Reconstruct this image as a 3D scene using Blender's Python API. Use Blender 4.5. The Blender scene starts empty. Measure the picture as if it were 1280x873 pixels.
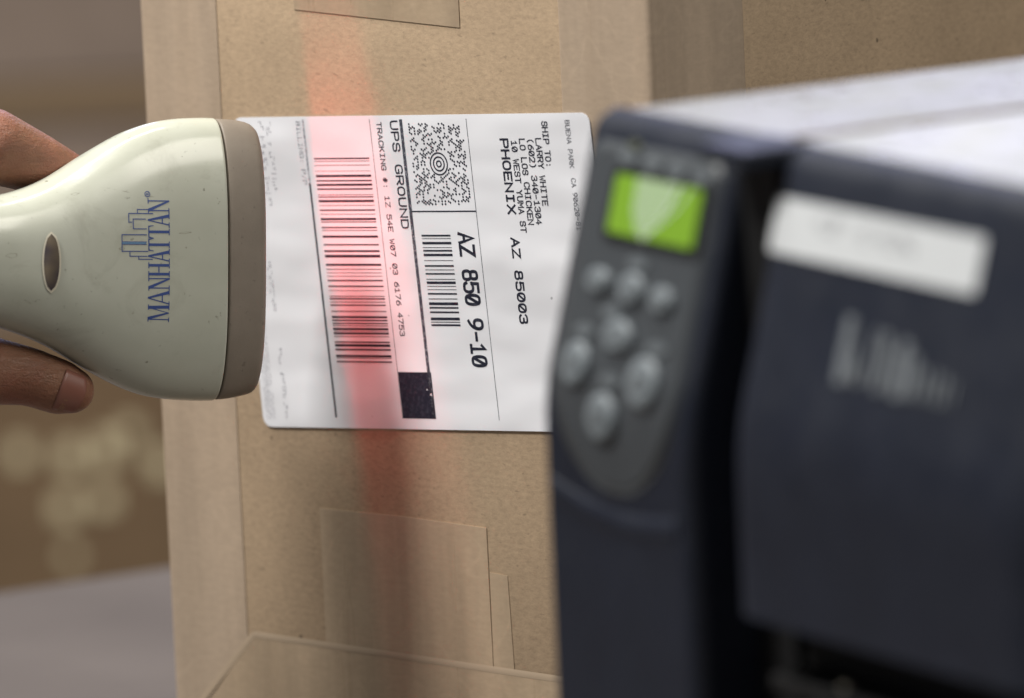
import bpy, bmesh, math, random
from mathutils import Vector, Matrix, Euler
from math import radians, sin, cos, pi, sqrt

random.seed(7)
S = bpy.context.scene
COL = S.collection

# ------------------------------------------------------------------ camera
PHI, RHO = radians(9.7), radians(2.58)
cam_d = bpy.data.cameras.new('camera')
cam = bpy.data.objects.new('camera', cam_d)
COL.objects.link(cam)
cam_d.sensor_width = 36.0
cam_d.lens = 300.0
cam_d.clip_start = 0.05
cam_d.clip_end = 100.0
R0, U0 = Vector((1, 0, 0)), Vector((0, sin(PHI), cos(PHI)))
FW = Vector((0, cos(PHI), -sin(PHI)))
RI = cos(RHO) * R0 - sin(RHO) * U0
UP = sin(RHO) * R0 + cos(RHO) * U0
cm = Matrix((RI, UP, -FW)).transposed().to_4x4()
cm.translation = Vector((0, 0, 1.40))
cam.matrix_world = cm
cam_d.dof.use_dof = True
cam_d.dof.focus_distance = 2.735
cam_d.dof.aperture_fstop = 7.0
S.camera = cam

# ------------------------------------------------------------------ light
w = bpy.data.worlds.new('World')
S.world = w
w.use_nodes = True
bg = w.node_tree.nodes['Background']
bg.inputs[0].default_value = (0.92, 0.94, 1.0, 1)
bg.inputs[1].default_value = 0.14


def area(name, loc, target, sx, sy, power, color):
    d = bpy.data.lights.new(name, 'AREA')
    d.shape = 'RECTANGLE'
    d.size, d.size_y = sx, sy
    d.energy = power
    d.color = color
    o = bpy.data.objects.new(name, d)
    o.location = loc
    o.rotation_euler = (Vector(target) - Vector(loc)).to_track_quat('-Z', 'Y').to_euler()
    COL.objects.link(o)
    return o


area('key_fill_lamp', (-1.06, 2.36, 2.58), (-0.045, 2.735, 0.86), 0.42, 0.42, 53, (1.0, 0.97, 0.93))
area('key_fill_lamp', (1.55, 1.75, 2.6), (0.1, 2.75, 0.95), 1.0, 1.0, 24, (1.0, 0.95, 0.86))  # fill added from the right to lift the box's dark side face
area('ceiling_tube_lamp', (-0.25, 2.55, 2.75), (-0.1, 2.65, 0.9), 1.2, 0.06, 15, (1.0, 0.97, 0.92))
area('ceiling_tube_lamp', (-0.25, 3.05, 2.75), (-0.1, 2.75, 0.9), 1.2, 0.06, 12, (1.0, 0.97, 0.92))
area('window_light', (0.5, 5.6, 2.3), (0.0, 2.6, 0.95), 2.4, 1.2, 30, (0.62, 0.64, 1.0))

S.view_settings.view_transform = 'Standard'
S.view_settings.look = 'None'
S.view_settings.exposure = 0.0
S.view_settings.gamma = 1.0


# ------------------------------------------------------------------ materials
def lin(c):
    return tuple(((v / 255) / 12.92 if v / 255 <= 0.04045 else ((v / 255 + 0.055) / 1.055) ** 2.4) for v in c)


class NT:
    """small node-tree builder"""
    def __init__(self, name, base=(0.5, 0.5, 0.5), rough=0.5, spec=0.5):
        self.m = bpy.data.materials.new(name)
        self.m.use_nodes = True
        self.t = self.m.node_tree
        self.b = self.t.nodes['Principled BSDF']
        self.b.inputs['Base Color'].default_value = (*base, 1)
        self.b.inputs['Roughness'].default_value = rough
        self.b.inputs['Specular IOR Level'].default_value = spec
        self.co = None

    def n(self, typ, **kw):
        nd = self.t.nodes.new(typ)
        for k, v in kw.items():
            if k in nd.inputs:
                nd.inputs[k].default_value = v
            else:
                setattr(nd, k, v)
        return nd

    def l(self, a, b):
        self.t.links.new(a, b)

    def coord(self, scale=(1, 1, 1)):
        if self.co is None:
            self.co = self.n('ShaderNodeTexCoord')
        mp = self.n('ShaderNodeMapping')
        mp.inputs['Scale'].default_value = scale
        self.l(self.co.outputs['Object'], mp.inputs[0])
        return mp.outputs[0]

    def noise(self, scale, detail=3, rough=0.5, stretch=(1, 1, 1), dist=0.0):
        nd = self.n('ShaderNodeTexNoise', Scale=scale, Detail=detail, Roughness=rough, Distortion=dist)
        self.l(self.coord(stretch), nd.inputs['Vector'])
        return nd.outputs['Fac']

    def ramp(self, fac, stops):
        nd = self.n('ShaderNodeValToRGB')
        e = nd.color_ramp.elements
        while len(e) < len(stops):
            e.new(0.5)
        for el, (p, c) in zip(e, stops):
            el.position = p
            el.color = (*c, 1) if len(c) == 3 else c
        self.l(fac, nd.inputs[0])
        return nd.outputs[0]

    def mix(self, fac, a, b, mode='MIX'):
        nd = self.n('ShaderNodeMix', data_type='RGBA', blend_type=mode)
        for sock, v in ((nd.inputs[0], fac), (nd.inputs[6], a), (nd.inputs[7], b)):
            if isinstance(v, (int, float)):
                sock.default_value = v
            elif isinstance(v, tuple):
                sock.default_value = (*v, 1) if len(v) == 3 else v
            else:
                self.l(v, sock)
        return nd.outputs[2]

    def color(self, sock):
        self.l(sock, self.b.inputs['Base Color'])

    def bump(self, h, strength=0.2, dist=0.0005):
        nd = self.n('ShaderNodeBump', Strength=strength, Distance=dist)
        self.l(h, nd.inputs['Height'])
        self.l(nd.outputs[0], self.b.inputs['Normal'])


G = lambda v: (v, v, v)


def cardboard(name, base, seed=0.0, fibre=1.0):
    k = NT(name, base, 0.78, 0.25)
    big = k.noise(14, 4, 0.6, (1, 1, 1.0))
    fib = k.noise(800, 6, 0.8, (0.45, 0.45, 1.0), 0.4)
    fine = k.noise(2600, 2, 0.6, (0.6, 0.6, 1))
    lo = tuple(v * 0.86 for v in base)
    hi = tuple(min(1, v * 1.13) for v in base)
    c = k.ramp(big, [(0.3, lo), (0.7, hi)])
    f1 = k.ramp(fib, [(0.30, G(0.62)), (0.5, G(1.0)), (0.72, G(1.30))])
    c = k.mix(0.62 * fibre, c, f1, 'MULTIPLY')
    f2 = k.ramp(fine, [(0.3, G(0.8)), (0.7, G(1.15))])
    c = k.mix(0.4 * fibre, c, f2, 'MULTIPLY')
    sp = k.noise(230, 1, 0.4)
    spm = k.ramp(sp, [(0.775, G(0)), (0.80, G(1))])
    c = k.mix(spm, c, tuple(v * 0.35 for v in base))
    fl_ = k.noise(520, 2, 0.5, (0.5, 0.5, 1))
    c = k.mix(k.mix(0.45, k.ramp(fl_, [(0.66, G(0)), (0.72, G(1))]), (0, 0, 0)), c, tuple(v * 0.5 for v in base))
    scf = k.noise(55, 3, 0.5, (0.25, 0.25, 1.0), 0.8)
    c = k.mix(k.mix(0.80, k.ramp(scf, [(0.62, G(0)), (0.72, G(1))]), (0, 0, 0)), c, tuple(min(1, v * 1.3) for v in base))
    k.color(c)
    k.bump(fib, 0.08 * fibre, 0.0002)
    return k.m


def tape_mat(name, base, streak=(1, 1, 0.06)):
    k = NT(name, base, 0.42, 0.45)
    big = k.noise(60, 4, 0.6, streak)
    cr = k.noise(26, 2, 0.45, (1, 1, 1), 0.3)
    fib = k.noise(600, 4, 0.7, (0.4, 0.4, 1.0))
    lo = tuple(v * 0.86 for v in base)
    hi = tuple(min(1, v * 1.14) for v in base)
    c = k.ramp(big, [(0.3, lo), (0.72, hi)])
    c = k.mix(0.35, c, k.ramp(fib, [(0.3, G(0.75)), (0.7, G(1.15))]), 'MULTIPLY')
    crm = k.ramp(cr, [(0.488, G(0)), (0.5, G(1)), (0.512, G(0))])
    c = k.mix(k.mix(0.86, crm, (0, 0, 0)), c, tuple(min(1, v * 1.4) for v in base))
    k.color(c)
    k.l(k.ramp(k.noise(90, 3, 0.6, streak), [(0.35, G(0.26)), (0.65, G(0.58))]), k.b.inputs['Roughness'])
    wk = k.noise(75, 4, 0.6, (1, 1, 0.3), 0.8)
    k.bump(k.mix(0.5, cr, wk), 0.45, 0.0012)
    return k.m


CARD = (0.435, 0.322, 0.212)
M = {}
M['cardboard'] = cardboard('kraft_cardboard', CARD)
M['tape'] = tape_mat('paper_tape', (0.440, 0.342, 0.250))
M['tape2'] = tape_mat('paper_tape_end', (0.418, 0.318, 0.216))
M['crease'] = NT('tape_crease', (0.435, 0.338, 0.238), 0.55).m

k = NT('label_paper', (0.80, 0.80, 0.82), 0.5, 0.35)
wv = k.noise(28, 2, 0.5, (1, 0.5, 1))
c = k.ramp(wv, [(0.3, (0.755, 0.765, 0.80)), (0.7, (0.81, 0.82, 0.855))])
sp = k.noise(330, 1, 0.3)
c = k.mix(k.ramp(sp, [(0.80, G(0)), (0.815, G(0.7))]), c, (0.3, 0.3, 0.32))
k.color(c)
k.bump(wv, 0.7, 0.0035)
M['paper'] = k.m


def ink_mat(name, dark, light, lo, hi, scale=700):
    k = NT(name, dark, 0.55, 0.3)
    nz = k.noise(scale, 3, 0.7)
    k.color(k.ramp(nz, [(lo, dark), (hi, light)]))
    return k.m


M['ink'] = ink_mat('thermal_ink', (0.012, 0.014, 0.028), (0.05, 0.055, 0.08), 0.45, 0.8)
M['ink_faint'] = ink_mat('faint_thermal_ink', (0.16, 0.165, 0.21), (0.62, 0.62, 0.66), 0.42, 0.60, 1500)
M['ink_grey'] = ink_mat('worn_thermal_ink', (0.05, 0.055, 0.075), (0.40, 0.41, 0.45), 0.5, 0.72, 1300)

# scanner plastic
k = NT('cream_plastic', (0.5, 0.48, 0.38), 0.33, 0.5)
a1 = k.noise(35, 4, 0.6)
c = k.ramp(a1, [(0.3, (0.440, 0.452, 0.375)), (0.7, (0.490, 0.505, 0.430))])
d1 = k.noise(420, 2, 0.5)
d2 = k.noise(55, 3, 0.6, (1, 1, 1), 0.5)
dm = k.mix(1.0, k.ramp(d1, [(0.68, G(0)), (0.76, G(1))]), k.ramp(d2, [(0.44, G(0)), (0.60, G(1))]), 'MULTIPLY')
c = k.mix(k.mix(0.25, dm, (0, 0, 0)), c, (0.10, 0.09, 0.06))
gr = k.noise(42, 5, 0.7, (1, 1, 1), 1.0)
c = k.mix(k.mix(0.72, k.ramp(gr, [(0.56, G(0)), (0.76, G(1))]), (0, 0, 0)), c, (0.17, 0.155, 0.11))
sc_ = k.noise(160, 2, 0.4, (0.25, 1, 1), 2.0)
sm = k.ramp(sc_, [(0.715, G(0)), (0.73, G(1)), (0.745, G(0))])
c = k.mix(k.mix(0.45, sm, (0, 0, 0)), c, (0.16, 0.14, 0.10))
k.color(c)
k.l(k.ramp(a1, [(0.3, G(0.13)), (0.7, G(0.23))]), k.b.inputs['Roughness'])
k.bump(k.noise(1500, 2), 0.05, 0.0002)
M['cream'] = k.m

k = NT('taupe_rubber', (0.2, 0.17, 0.14), 0.5, 0.35)
a1 = k.noise(60, 4, 0.6)
c = k.ramp(a1, [(0.3, (0.200, 0.168, 0.135)), (0.7, (0.240, 0.205, 0.165))])
k.color(k.mix(k.ramp(k.noise(500, 2), [(0.66, G(0)), (0.75, G(0.5))]), c, (0.11, 0.09, 0.07)))
k.bump(k.noise(1800, 2), 0.15, 0.0002)
M['taupe'] = k.m
M['scan_blue'] = NT('blue_print', (0.045, 0.080, 0.25), 0.4).m
M['scan_teal'] = NT('teal_print', (0.14, 0.26, 0.38), 0.4).m
k = NT('dark_lens', (0.035, 0.030, 0.036), 0.12, 0.6)
c = k.ramp(k.noise(130, 1, 0.4), [(0.4, (0.06, 0.050, 0.058)), (0.7, (0.15, 0.12, 0.085))])
k.color(c)
M['lens'] = k.m
M['rim'] = NT('lens_rim_plastic', (0.66, 0.62, 0.50), 0.25).m
M['slot_dark'] = NT('slot_plastic', (0.02, 0.018, 0.018), 0.6).m

# skin
k = NT('skin', (0.4, 0.22, 0.14), 0.42, 0.45)
a1 = k.noise(30, 4, 0.6)
c = k.ramp(a1, [(0.3, (0.225, 0.105, 0.058)), (0.7, (0.310, 0.152, 0.088))])
red = k.ramp(k.noise(48, 3, 0.5), [(0.42, G(0)), (0.62, G(0.6))])
c = k.mix(red, c, (0.25, 0.080, 0.052))
wr = k.noise(420, 6, 0.7, (0.35, 1, 1), 1.5)
wr2 = k.noise(1500, 2, 0.5)
c = k.mix(0.5, c, k.ramp(wr, [(0.35, G(0.72)), (0.6, G(1.08))]), 'MULTIPLY')
k.color(c)
k.b.inputs['Subsurface Weight'].default_value = 0.15
k.b.inputs['Subsurface Radius'].default_value = (1.0, 0.35, 0.2)
k.b.inputs['Subsurface Scale'].default_value = 0.003
k.bump(k.mix(0.3, wr, wr2), 0.75, 0.0012)
M['skin'] = k.m
M['nail'] = NT('nail', (0.235, 0.098, 0.070), 0.4, 0.5).m

# printer plastics
k = NT('navy_plastic', (0.02, 0.021, 0.03), 0.5, 0.35)
k.color(k.ramp(k.noise(40, 3), [(0.3, (0.0090, 0.0120, 0.0215)), (0.7, (0.0112, 0.0148, 0.0265))]))
k.l(k.ramp(k.noise(60, 5, 0.65), [(0.35, G(0.40)), (0.65, G(0.60))]), k.b.inputs['Roughness'])
k.bump(k.noise(1400, 2), 0.2, 0.0002)
M['navy'] = k.m
M['black'] = NT('black_plastic', (0.008, 0.008, 0.0085), 0.6, 0.3).m
k = NT('grey_overlay', (0.05, 0.056, 0.062), 0.4, 0.4)
k.bump(k.noise(1800, 2), 0.1, 0.0002)
M['overlay'] = k.m
M['overlay_edge'] = NT('overlay_border', (0.058, 0.065, 0.071), 0.45).m
k = NT('button_rubber', (0.20, 0.22, 0.23), 0.45, 0.4)
k.color(k.ramp(k.noise(260, 2), [(0.3, (0.135, 0.155, 0.168)), (0.7, (0.185, 0.21, 0.225))]))
M['button'] = k.m
M['button_icon'] = NT('button_icon', (0.095, 0.106, 0.113), 0.5).m
M['panel_print'] = NT('panel_print', (0.11, 0.125, 0.135), 0.5).m
M['led'] = NT('unlit_lamp', (0.06, 0.065, 0.035), 0.3).m
k = NT('lit_display', (0.15, 0.28, 0.02), 0.35, 0.4)
e = k.ramp(k.noise(45, 2), [(0.3, (0.17, 0.36, 0.012)), (0.7, (0.22, 0.45, 0.03))])
k.l(e, k.b.inputs['Emission Color'])
k.b.inputs['Emission Strength'].default_value = 0.13
M['lcd'] = k.m
k = NT('display_glare', (0.75, 0.82, 0.78), 0.25, 0.5)  # whitish see-through colour, stands in for glare on the display
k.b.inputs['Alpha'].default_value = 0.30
M['glare'] = k.m
k = NT('display_glare_streak', (0.85, 0.9, 0.88), 0.3, 0.5)  # paler mix for the painted glare streaks
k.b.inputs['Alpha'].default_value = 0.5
M['glare_streak'] = k.m
def lid_mat(name, b):
    k = NT(name, (b, b, b), 0.4, 0.45)
    k.color(k.ramp(k.noise(28, 5, 0.6), [(0.3, (b * .84, b * .86, b * .79)), (0.7, (b * 1.1, b * 1.12, b * 1.06))]))
    k.l(k.ramp(k.noise(45, 4, 0.6), [(0.35, G(0.22)), (0.65, G(0.55))]), k.b.inputs['Roughness'])
    k.bump(k.noise(35, 3), 0.25, 0.002)
    return k.m


M['lid'] = lid_mat('pale_lid_plastic', 0.33)
M['lid_rail'] = lid_mat('pale_rail_plastic', 0.24)
M['groove'] = NT('lid_groove_plastic', (0.16, 0.13, 0.085), 0.6).m
M['sticker'] = NT('sticker_paper', (0.54, 0.56, 0.57), 0.5).m
M['sticker_ink'] = NT('sticker_faded_ink', (0.24, 0.24, 0.26), 0.5).m
M['silver'] = NT('silver_print', (0.15, 0.165, 0.18), 0.4, 0.5).m
M['cream_tab'] = NT('cream_tab', (0.55, 0.50, 0.40), 0.5).m

# room
k = NT('grey_laminate', (0.22, 0.2, 0.19), 0.75, 0.12)
k.color(k.ramp(k.noise(9, 4), [(0.3, (0.096, 0.082, 0.072)), (0.7, (0.128, 0.110, 0.097))]))
M['laminate'] = k.m  # reflection patch on the screen, modelled as a pale translucent shape
M['steel'] = NT('painted_steel', (0.16, 0.16, 0.17), 0.45).m
k = NT('concrete_floor', (0.25, 0.24, 0.22), 0.7)
k.color(k.ramp(k.noise(3, 5), [(0.3, (0.20, 0.19, 0.175)), (0.7, (0.28, 0.265, 0.245))]))  # glare along creases in the display cover, drawn as pale strips
M['concrete'] = k.m
M['carton_brown'] = cardboard('carton_brown', (0.150, 0.098, 0.055), fibre=0.4)
M['carton_mauve'] = cardboard('carton_mauve', (0.205, 0.158, 0.128), fibre=0.4)
M['shelf_wood'] = NT('brown_shelf', (0.17, 0.115, 0.065), 0.6).m
M['tag'] = NT('cream_tag', (0.58, 0.50, 0.32), 0.7).m


# ------------------------------------------------------------------ builders
def link(o, parent=None):
    COL.objects.link(o)
    if parent is not None:
        o.parent = parent
    return o


def mesh_obj(name, verts, faces, mat, parent=None, smooth=False):
    me = bpy.data.meshes.new(name)
    me.from_pydata([tuple(v) for v in verts], [], faces)
    me.materials.append(mat)
    if smooth:
        me.polygons.foreach_set('use_smooth', [True] * len(me.polygons))
    me.update()
    return link(bpy.data.objects.new(name, me), parent)


def bm_obj(name, bm, mat, parent=None, smooth=False):
    me = bpy.data.meshes.new(name)
    bmesh.ops.recalc_face_normals(bm, faces=bm.faces)
    bm.to_mesh(me)
    bm.free()
    me.materials.append(mat)
    if smooth:
        me.polygons.foreach_set('use_smooth', [True] * len(me.polygons))
    return link(bpy.data.objects.new(name, me), parent)


def thing(name, label, cat, loc, rotz=0.0, group=None):
    o = bpy.data.objects.new(name, None)
    o.empty_display_size = 0.05
    o.location = loc
    o.rotation_euler = (0, 0, rotz)
    o['label'] = label
    o['category'] = cat
    if group:
        o['group'] = group
    return link(o)


def box_bm(x0, x1, y0, y1, z0, z1, bev=0.0, seg=2, bm=None):
    bm = bm or bmesh.new()
    vs = [bm.verts.new((x, y, z)) for x in (x0, x1) for y in (y0, y1) for z in (z0, z1)]
    q = [(0, 1, 3, 2), (4, 6, 7, 5), (0, 4, 5, 1), (2, 3, 7, 6), (0, 2, 6, 4), (1, 5, 7, 3)]
    fs = [bm.faces.new([vs[i] for i in f]) for f in q]
    if bev > 0:
        es = list({e for f in fs for e in f.edges})
        bmesh.ops.bevel(bm, geom=es, offset=bev, segments=seg, profile=0.5, affect='EDGES')
    return bm


def box(name, dims, mat, parent=None, bev=0.0, seg=2, smooth=False):
    return bm_obj(name, box_bm(*dims, bev=bev, seg=seg), mat, parent, smooth)


def chaikin(p, n=2, closed=False):
    for _ in range(n):
        q = [] if closed else [p[0]]
        L = len(p)
        for i in range(L if closed else L - 1):
            a, b = p[i], p[(i + 1) % L]
            q += [(a[0] * .75 + b[0] * .25, a[1] * .75 + b[1] * .25),
                  (a[0] * .25 + b[0] * .75, a[1] * .25 + b[1] * .75)]
        if not closed:
            q.append(p[-1])
        p = q
    return p


def ribbon(pts, wd, closed=False, cap=0.5):
    """mitred flat stroke: returns verts2d, quads"""
    n = len(pts)
    P = [Vector(p) for p in pts]
    V, Fc = [], []
    for i in range(n):
        if closed:
            d0 = (P[i] - P[i - 1])
            d1 = (P[(i + 1) % n] - P[i])
        else:
            d0 = (P[i] - P[i - 1]) if i else (P[1] - P[0])
            d1 = (P[i + 1] - P[i]) if i < n - 1 else (P[i] - P[i - 1])
        d0 = d0.normalized()
        d1 = d1.normalized()
        t = d0 + d1
        t = t.normalized() if t.length > 1e-6 else d0
        nn = Vector((-t.y, t.x))
        kx = 1 / max(0.5, nn.dot(Vector((-d0.y, d0.x))))
        q = P[i].copy()
        if not closed:
            if i == 0:
                q -= d1 * wd * cap
            if i == n - 1:
                q += d0 * wd * cap
        V += [q + nn * wd * .5 * kx, q - nn * wd * .5 * kx]
    for i in range(n if closed else n - 1):
        j = (i + 1) % n
        Fc.append((2 * i, 2 * i + 1, 2 * j + 1, 2 * j))
    return V, Fc


class Flat:
    """collects flat 2-D print into one mesh; z rises a hair per stroke so nothing is coplanar"""
    def __init__(self):
        self.v, self.f, self.z = [], [], 0

    def add(self, V, Fc):
        o = len(self.v)
        self.z = (self.z + 1) % 6
        zz = self.z * 0.000004
        self.v += [(p[0], p[1], zz) for p in V]
        self.f += [tuple(i + o for i in f) for f in Fc]

    def stroke(self, pts, wd, closed=False, cap=0.5):
        self.add(*ribbon(pts, wd, closed, cap))

    def poly(self, pts):
        self.add(pts, [tuple(range(len(pts)))])

    def rect(self, x0, x1, y0, y1):
        self.poly([(x0, y0), (x1, y0), (x1, y1), (x0, y1)])

    def obj(self, name, mat, parent, z=0.0001, fn=None):
        vs = [(x, y, zz + z) for x, y, zz in self.v]
        if fn:
            vs = [fn(*p) for p in vs]
        return mesh_obj(name, vs, self.f, mat, parent)


# stroke font, unit cell (0..1, 0..1); 'c' curve, 'o' closed curve, 'l' straight
OV = [(.5, 1.0), (.82, .98), (1.0, .72), (1.0, .28), (.82, .02), (.5, 0), (.18, .02), (0, .28), (0, .72), (.18, .98)]
GL = {
 'A': [('l', [(0, 0), (.5, 1), (1, 0)]), ('l', [(.2, .34), (.8, .34)])],
 'B': [('l', [(0, 0), (0, 1)]), ('c', [(0, 1), (.7, 1), (.9, .9), (.9, .62), (.7, .52), (0, .52)]), ('c', [(0, .52), (.75, .52), (1, .42), (1, .1), (.75, 0), (0, 0)])],
 'C': [('c', [(1, .78), (.9, .95), (.55, 1.02), (.1, .95), (0, .6), (0, .4), (.1, .05), (.55, -.02), (.9, .05), (1, .22)])],
 'D': [('l', [(0, 0), (0, 1)]), ('c', [(0, 1), (.55, 1), (.95, .9), (1, .5), (.95, .1), (.55, 0), (0, 0)])],
 'E': [('l', [(1, 1), (0, 1), (0, 0), (1, 0)]), ('l', [(0, .52), (.8, .52)])],
 'G': [('c', [(1, .8), (.9, .95), (.55, 1.02), (.1, .95), (0, .6), (0, .4), (.1, .05), (.55, -.02), (.9, .04), (1, .15)]), ('l', [(1, .12), (1, .45), (.58, .45)])],
 'H': [('l', [(0, 0), (0, 1)]), ('l', [(1, 0), (1, 1)]), ('l', [(0, .52), (1, .52)])],
 'I': [('l', [(.5, 0), (.5, 1)]), ('l', [(.18, 1), (.82, 1)]), ('l', [(.18, 0), (.82, 0)])],
 'K': [('l', [(0, 0), (0, 1)]), ('l', [(1, 1), (.02, .42)]), ('l', [(.35, .6), (1, 0)])],
 'L': [('l', [(0, 1), (0, 0), (1, 0)])],
 'M': [('l', [(0, 0), (0, 1), (.5, .4), (1, 1), (1, 0)])],
 'N': [('l', [(0, 0), (0, 1), (1, 0), (1, 1)])],
 'O': [('o', OV)],
 '0': [('o', OV), ('l', [(.14, .1), (.86, .9)])],
 'P': [('l', [(0, 0), (0, 1)]), ('c', [(0, 1), (.72, 1), (1, .92), (1, .52), (.72, .44), (0, .44)])],
 'R': [('l', [(0, 0), (0, 1)]), ('c', [(0, 1), (.72, 1), (1, .92), (1, .54), (.72, .46), (0, .46)]), ('l', [(.5, .46), (1, 0)])],
 'S': [('c', [(.97, .78), (.85, .98), (.5, 1.02), (.1, .98), (.03, .74), (.1, .56), (.5, .52), (.9, .46), (1, .26), (.9, .02), (.5, -.02), (.15, .02), (.0, .22)])],
 'T': [('l', [(0, 1), (1, 1)]), ('l', [(.5, 1), (.5, 0)])],
 'U': [('c', [(0, 1), (0, .6), (0, .3), (.12, .0), (.5, -.02), (.88, 0), (1, .3), (1, .6), (1, 1)])],
 'W': [('l', [(0, 1), (.2, 0), (.5, .62), (.8, 0), (1, 1)])],
 'X': [('l', [(0, 0), (1, 1)]), ('l', [(0, 1), (1, 0)])],
 'Y': [('l', [(0, 1), (.5, .5), (1, 1)]), ('l', [(.5, .5), (.5, 0)])],
 'Z': [('l', [(0, 1), (1, 1), (0, 0), (1, 0)])],
 '1': [('l', [(.15, .8), (.5, 1), (.5, 0)]), ('l', [(.12, 0), (.88, 0)])],
 '2': [('c', [(0, .78), (.1, .98), (.5, 1.02), (.9, .98), (1, .72), (.85, .5), (.0, 0.02)]), ('l', [(0, 0), (1, 0)])],
 '3': [('c', [(0, .85), (.15, .99), (.5, 1.02), (.9, .98), (.96, .74), (.85, .56), (.45, .53)]), ('c', [(.45, .53), (.9, .5), (1, .27), (.9, .02), (.5, -.02), (.12, .01), (0, .17)])],
 '4': [('l', [(.72, 0), (.72, 1), (0, .3), (1, .3)])],
 '5': [('l', [(.95, 1), (.1, 1), (.05, .55)]), ('c', [(.05, .55), (.4, .63), (.85, .6), (1, .4), (1, .2), (.85, 0), (.45, -.02), (.1, .0), (0, .15)])],
 '6': [('c', [(.85, .98), (.4, .85), (.05, .55), (0, .2), (.2, 0), (.5, -.02), (.85, 0), (1, .2), (1, .4), (.85, .57), (.5, .6), (.15, .55), (.04, .36)])],
 '7': [('l', [(0, 1), (1, 1), (.35, 0)])],
 '8': [('o', [(.5, 1.01), (.85, .98), (.93, .76), (.85, .55), (.5, .53), (.15, .55), (.07, .76), (.15, .98)]), ('o', [(.5, .53), (.88, .5), (1, .26), (.88, 0), (.5, -.02), (.12, 0), (0, .26), (.12, .5)])],
 '9': [('c', [(.15, .02), (.6, .15), (.95, .45), (1, .8), (.8, 1), (.5, 1.02), (.15, 1), (0, .8), (0, .6), (.15, .43), (.5, .4), (.85, .45), (.96, .64)])],
 '(': [('c', [(.7, 1.1), (.35, .85), (.3, .5), (.35, .15), (.7, -.1)])],
 ')': [('c', [(.3, 1.1), (.65, .85), (.7, .5), (.65, .15), (.3, -.1)])],
 '-': [('l', [(.15, .47), (.85, .47)])],
 '/': [('l', [(.1, -.05), (.9, 1.05)])],
 ':': [('l', [(.5, .66), (.5, .74)]), ('l', [(.5, .08), (.5, .16)])],
 '#': [('l', [(.3, .05), (.38, .95)]), ('l', [(.62, .05), (.7, .95)]), ('l', [(.05, .32), (.92, .32)]), ('l', [(.08, .66), (.95, .66)])],
}


def text(fl, s, x, y, pitch, h, wd, fill=0.72, skip=0):
    """baseline starts at (x, y); text runs along +x"""
    gw = pitch * fill
    for i, ch in enumerate(s):
        if ch == ' ':
            continue
        x0 = x + i * pitch
        for kind, pts in GL[ch]:
            q = pts
            if kind != 'l':
                q = chaikin(pts, 2, kind == 'o')
            q = [(x0 + p[0] * gw, y + p[1] * h) for p in q]
            fl.stroke(q, wd, kind == 'o')


def scribble(fl, n, x, y, pitch, h, wd, rnd):
    """print too small to read in the photograph: short unreadable marks"""
    for i in range(n):
        if rnd.random() < 0.16:
            continue
        x0 = x + i * pitch
        gw = pitch * .62
        for _ in range(2):
            if rnd.random() < .5:
                xx = x0 + rnd.choice((0, .5, 1)) * gw
                y0 = y + rnd.choice((0, .5)) * h
                fl.stroke([(xx, y0), (xx, y0 + h * rnd.choice((.5, .5, 1.0 if y0 == y else .5)))], wd)
            else:
                yy = y + rnd.choice((0, .5, 1)) * h
                fl.stroke([(x0, yy), (x0 + gw, yy)], wd)


# ------------------------------------------------------------------ setting
floor = mesh_obj('floor', [(-12, -6, 0), (12, -6, 0), (12, 14, 0), (-12, 14, 0)], [(0, 1, 2, 3)], M['concrete'])
floor['kind'] = 'structure'

TZ = 0.79
tb = thing('packing_table', 'grey laminate packing table under the taped box and the printer', 'table', (0.05, 2.75, 0), radians(29))
box('tabletop', (-0.75, 0.95, -0.75, 0.415, TZ - 0.03, TZ), M['laminate'], tb, 0.003)
for sx in (-0.70, 0.90):
    for sy in (-0.70, 0.37):
        box('leg', (sx - .02, sx + .02, sy - .02, sy + .02, 0, TZ - 0.032), M['steel'], tb, 0.002)
box('apron', (-0.70, 0.90, 0.355, 0.375, TZ - 0.09, TZ - 0.033), M['steel'], tb)

# far shelf with cartons
sh = thing('shelving_unit', 'brown shelving unit out of focus behind the packing table', 'shelf', (-0.55, 4.2, 0), radians(3))
for zz in (0.20, 0.552, 0.824, 1.20):
    box('shelf_board', (-0.7, 0.9, 0, 0.5, zz - 0.020, zz), M['shelf_wood'], sh, 0.002)
for sx in (-0.72, 0.90):
    for sy in (0.01, 0.46):
        box('upright', (sx, sx + .03, sy, sy + .03, 0, 1.5), M['steel'], sh)


def far_carton(label, x0, x1, z0, z1, mat, tags, group='cartons on the background shelves'):
    t = thing('storage_carton', label, 'carton', (-0.55, 4.2, z0), radians(3), group)
    box('carton_body', (x0, x1, 0.004, 0.40, 0, z1 - z0), mat, t, 0.003)
    for tx, tz, tw, th in tags:
        box('paper_tag', (tx - tw * .32, tx + tw * .32, 0.0025, 0.0038, tz - z0 - th * .3, tz - z0 + th * .3), M['tag'], t)
    return t


X = lambda px: (px - 640) / 2540.0 + 0.55
far_carton('blurred brown carton with cream tags below the hand', 0.06, 0.50, 0.5525, 0.700, M['carton_brown'], [
    (X(8), .637, .015, .020), (X(72), .634, .018, .022), (X(120), .637, .018, .024), (X(150), .646, .014, .014),
    (X(188), .628, .017, .022), (X(62), .608, .017, .020), (X(112), .611, .017, .018), (X(66), .583, .011, .012)])
far_carton('blurred mauve carton half hidden behind the scanner', 0.10, 0.54, 0.7005, 0.8030, M['carton_mauve'], [])
far_carton('blurred greyish carton at the top left above the brown board', 0.04, 0.48, 0.8245, 1.00, M['carton_mauve'], [])

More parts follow.
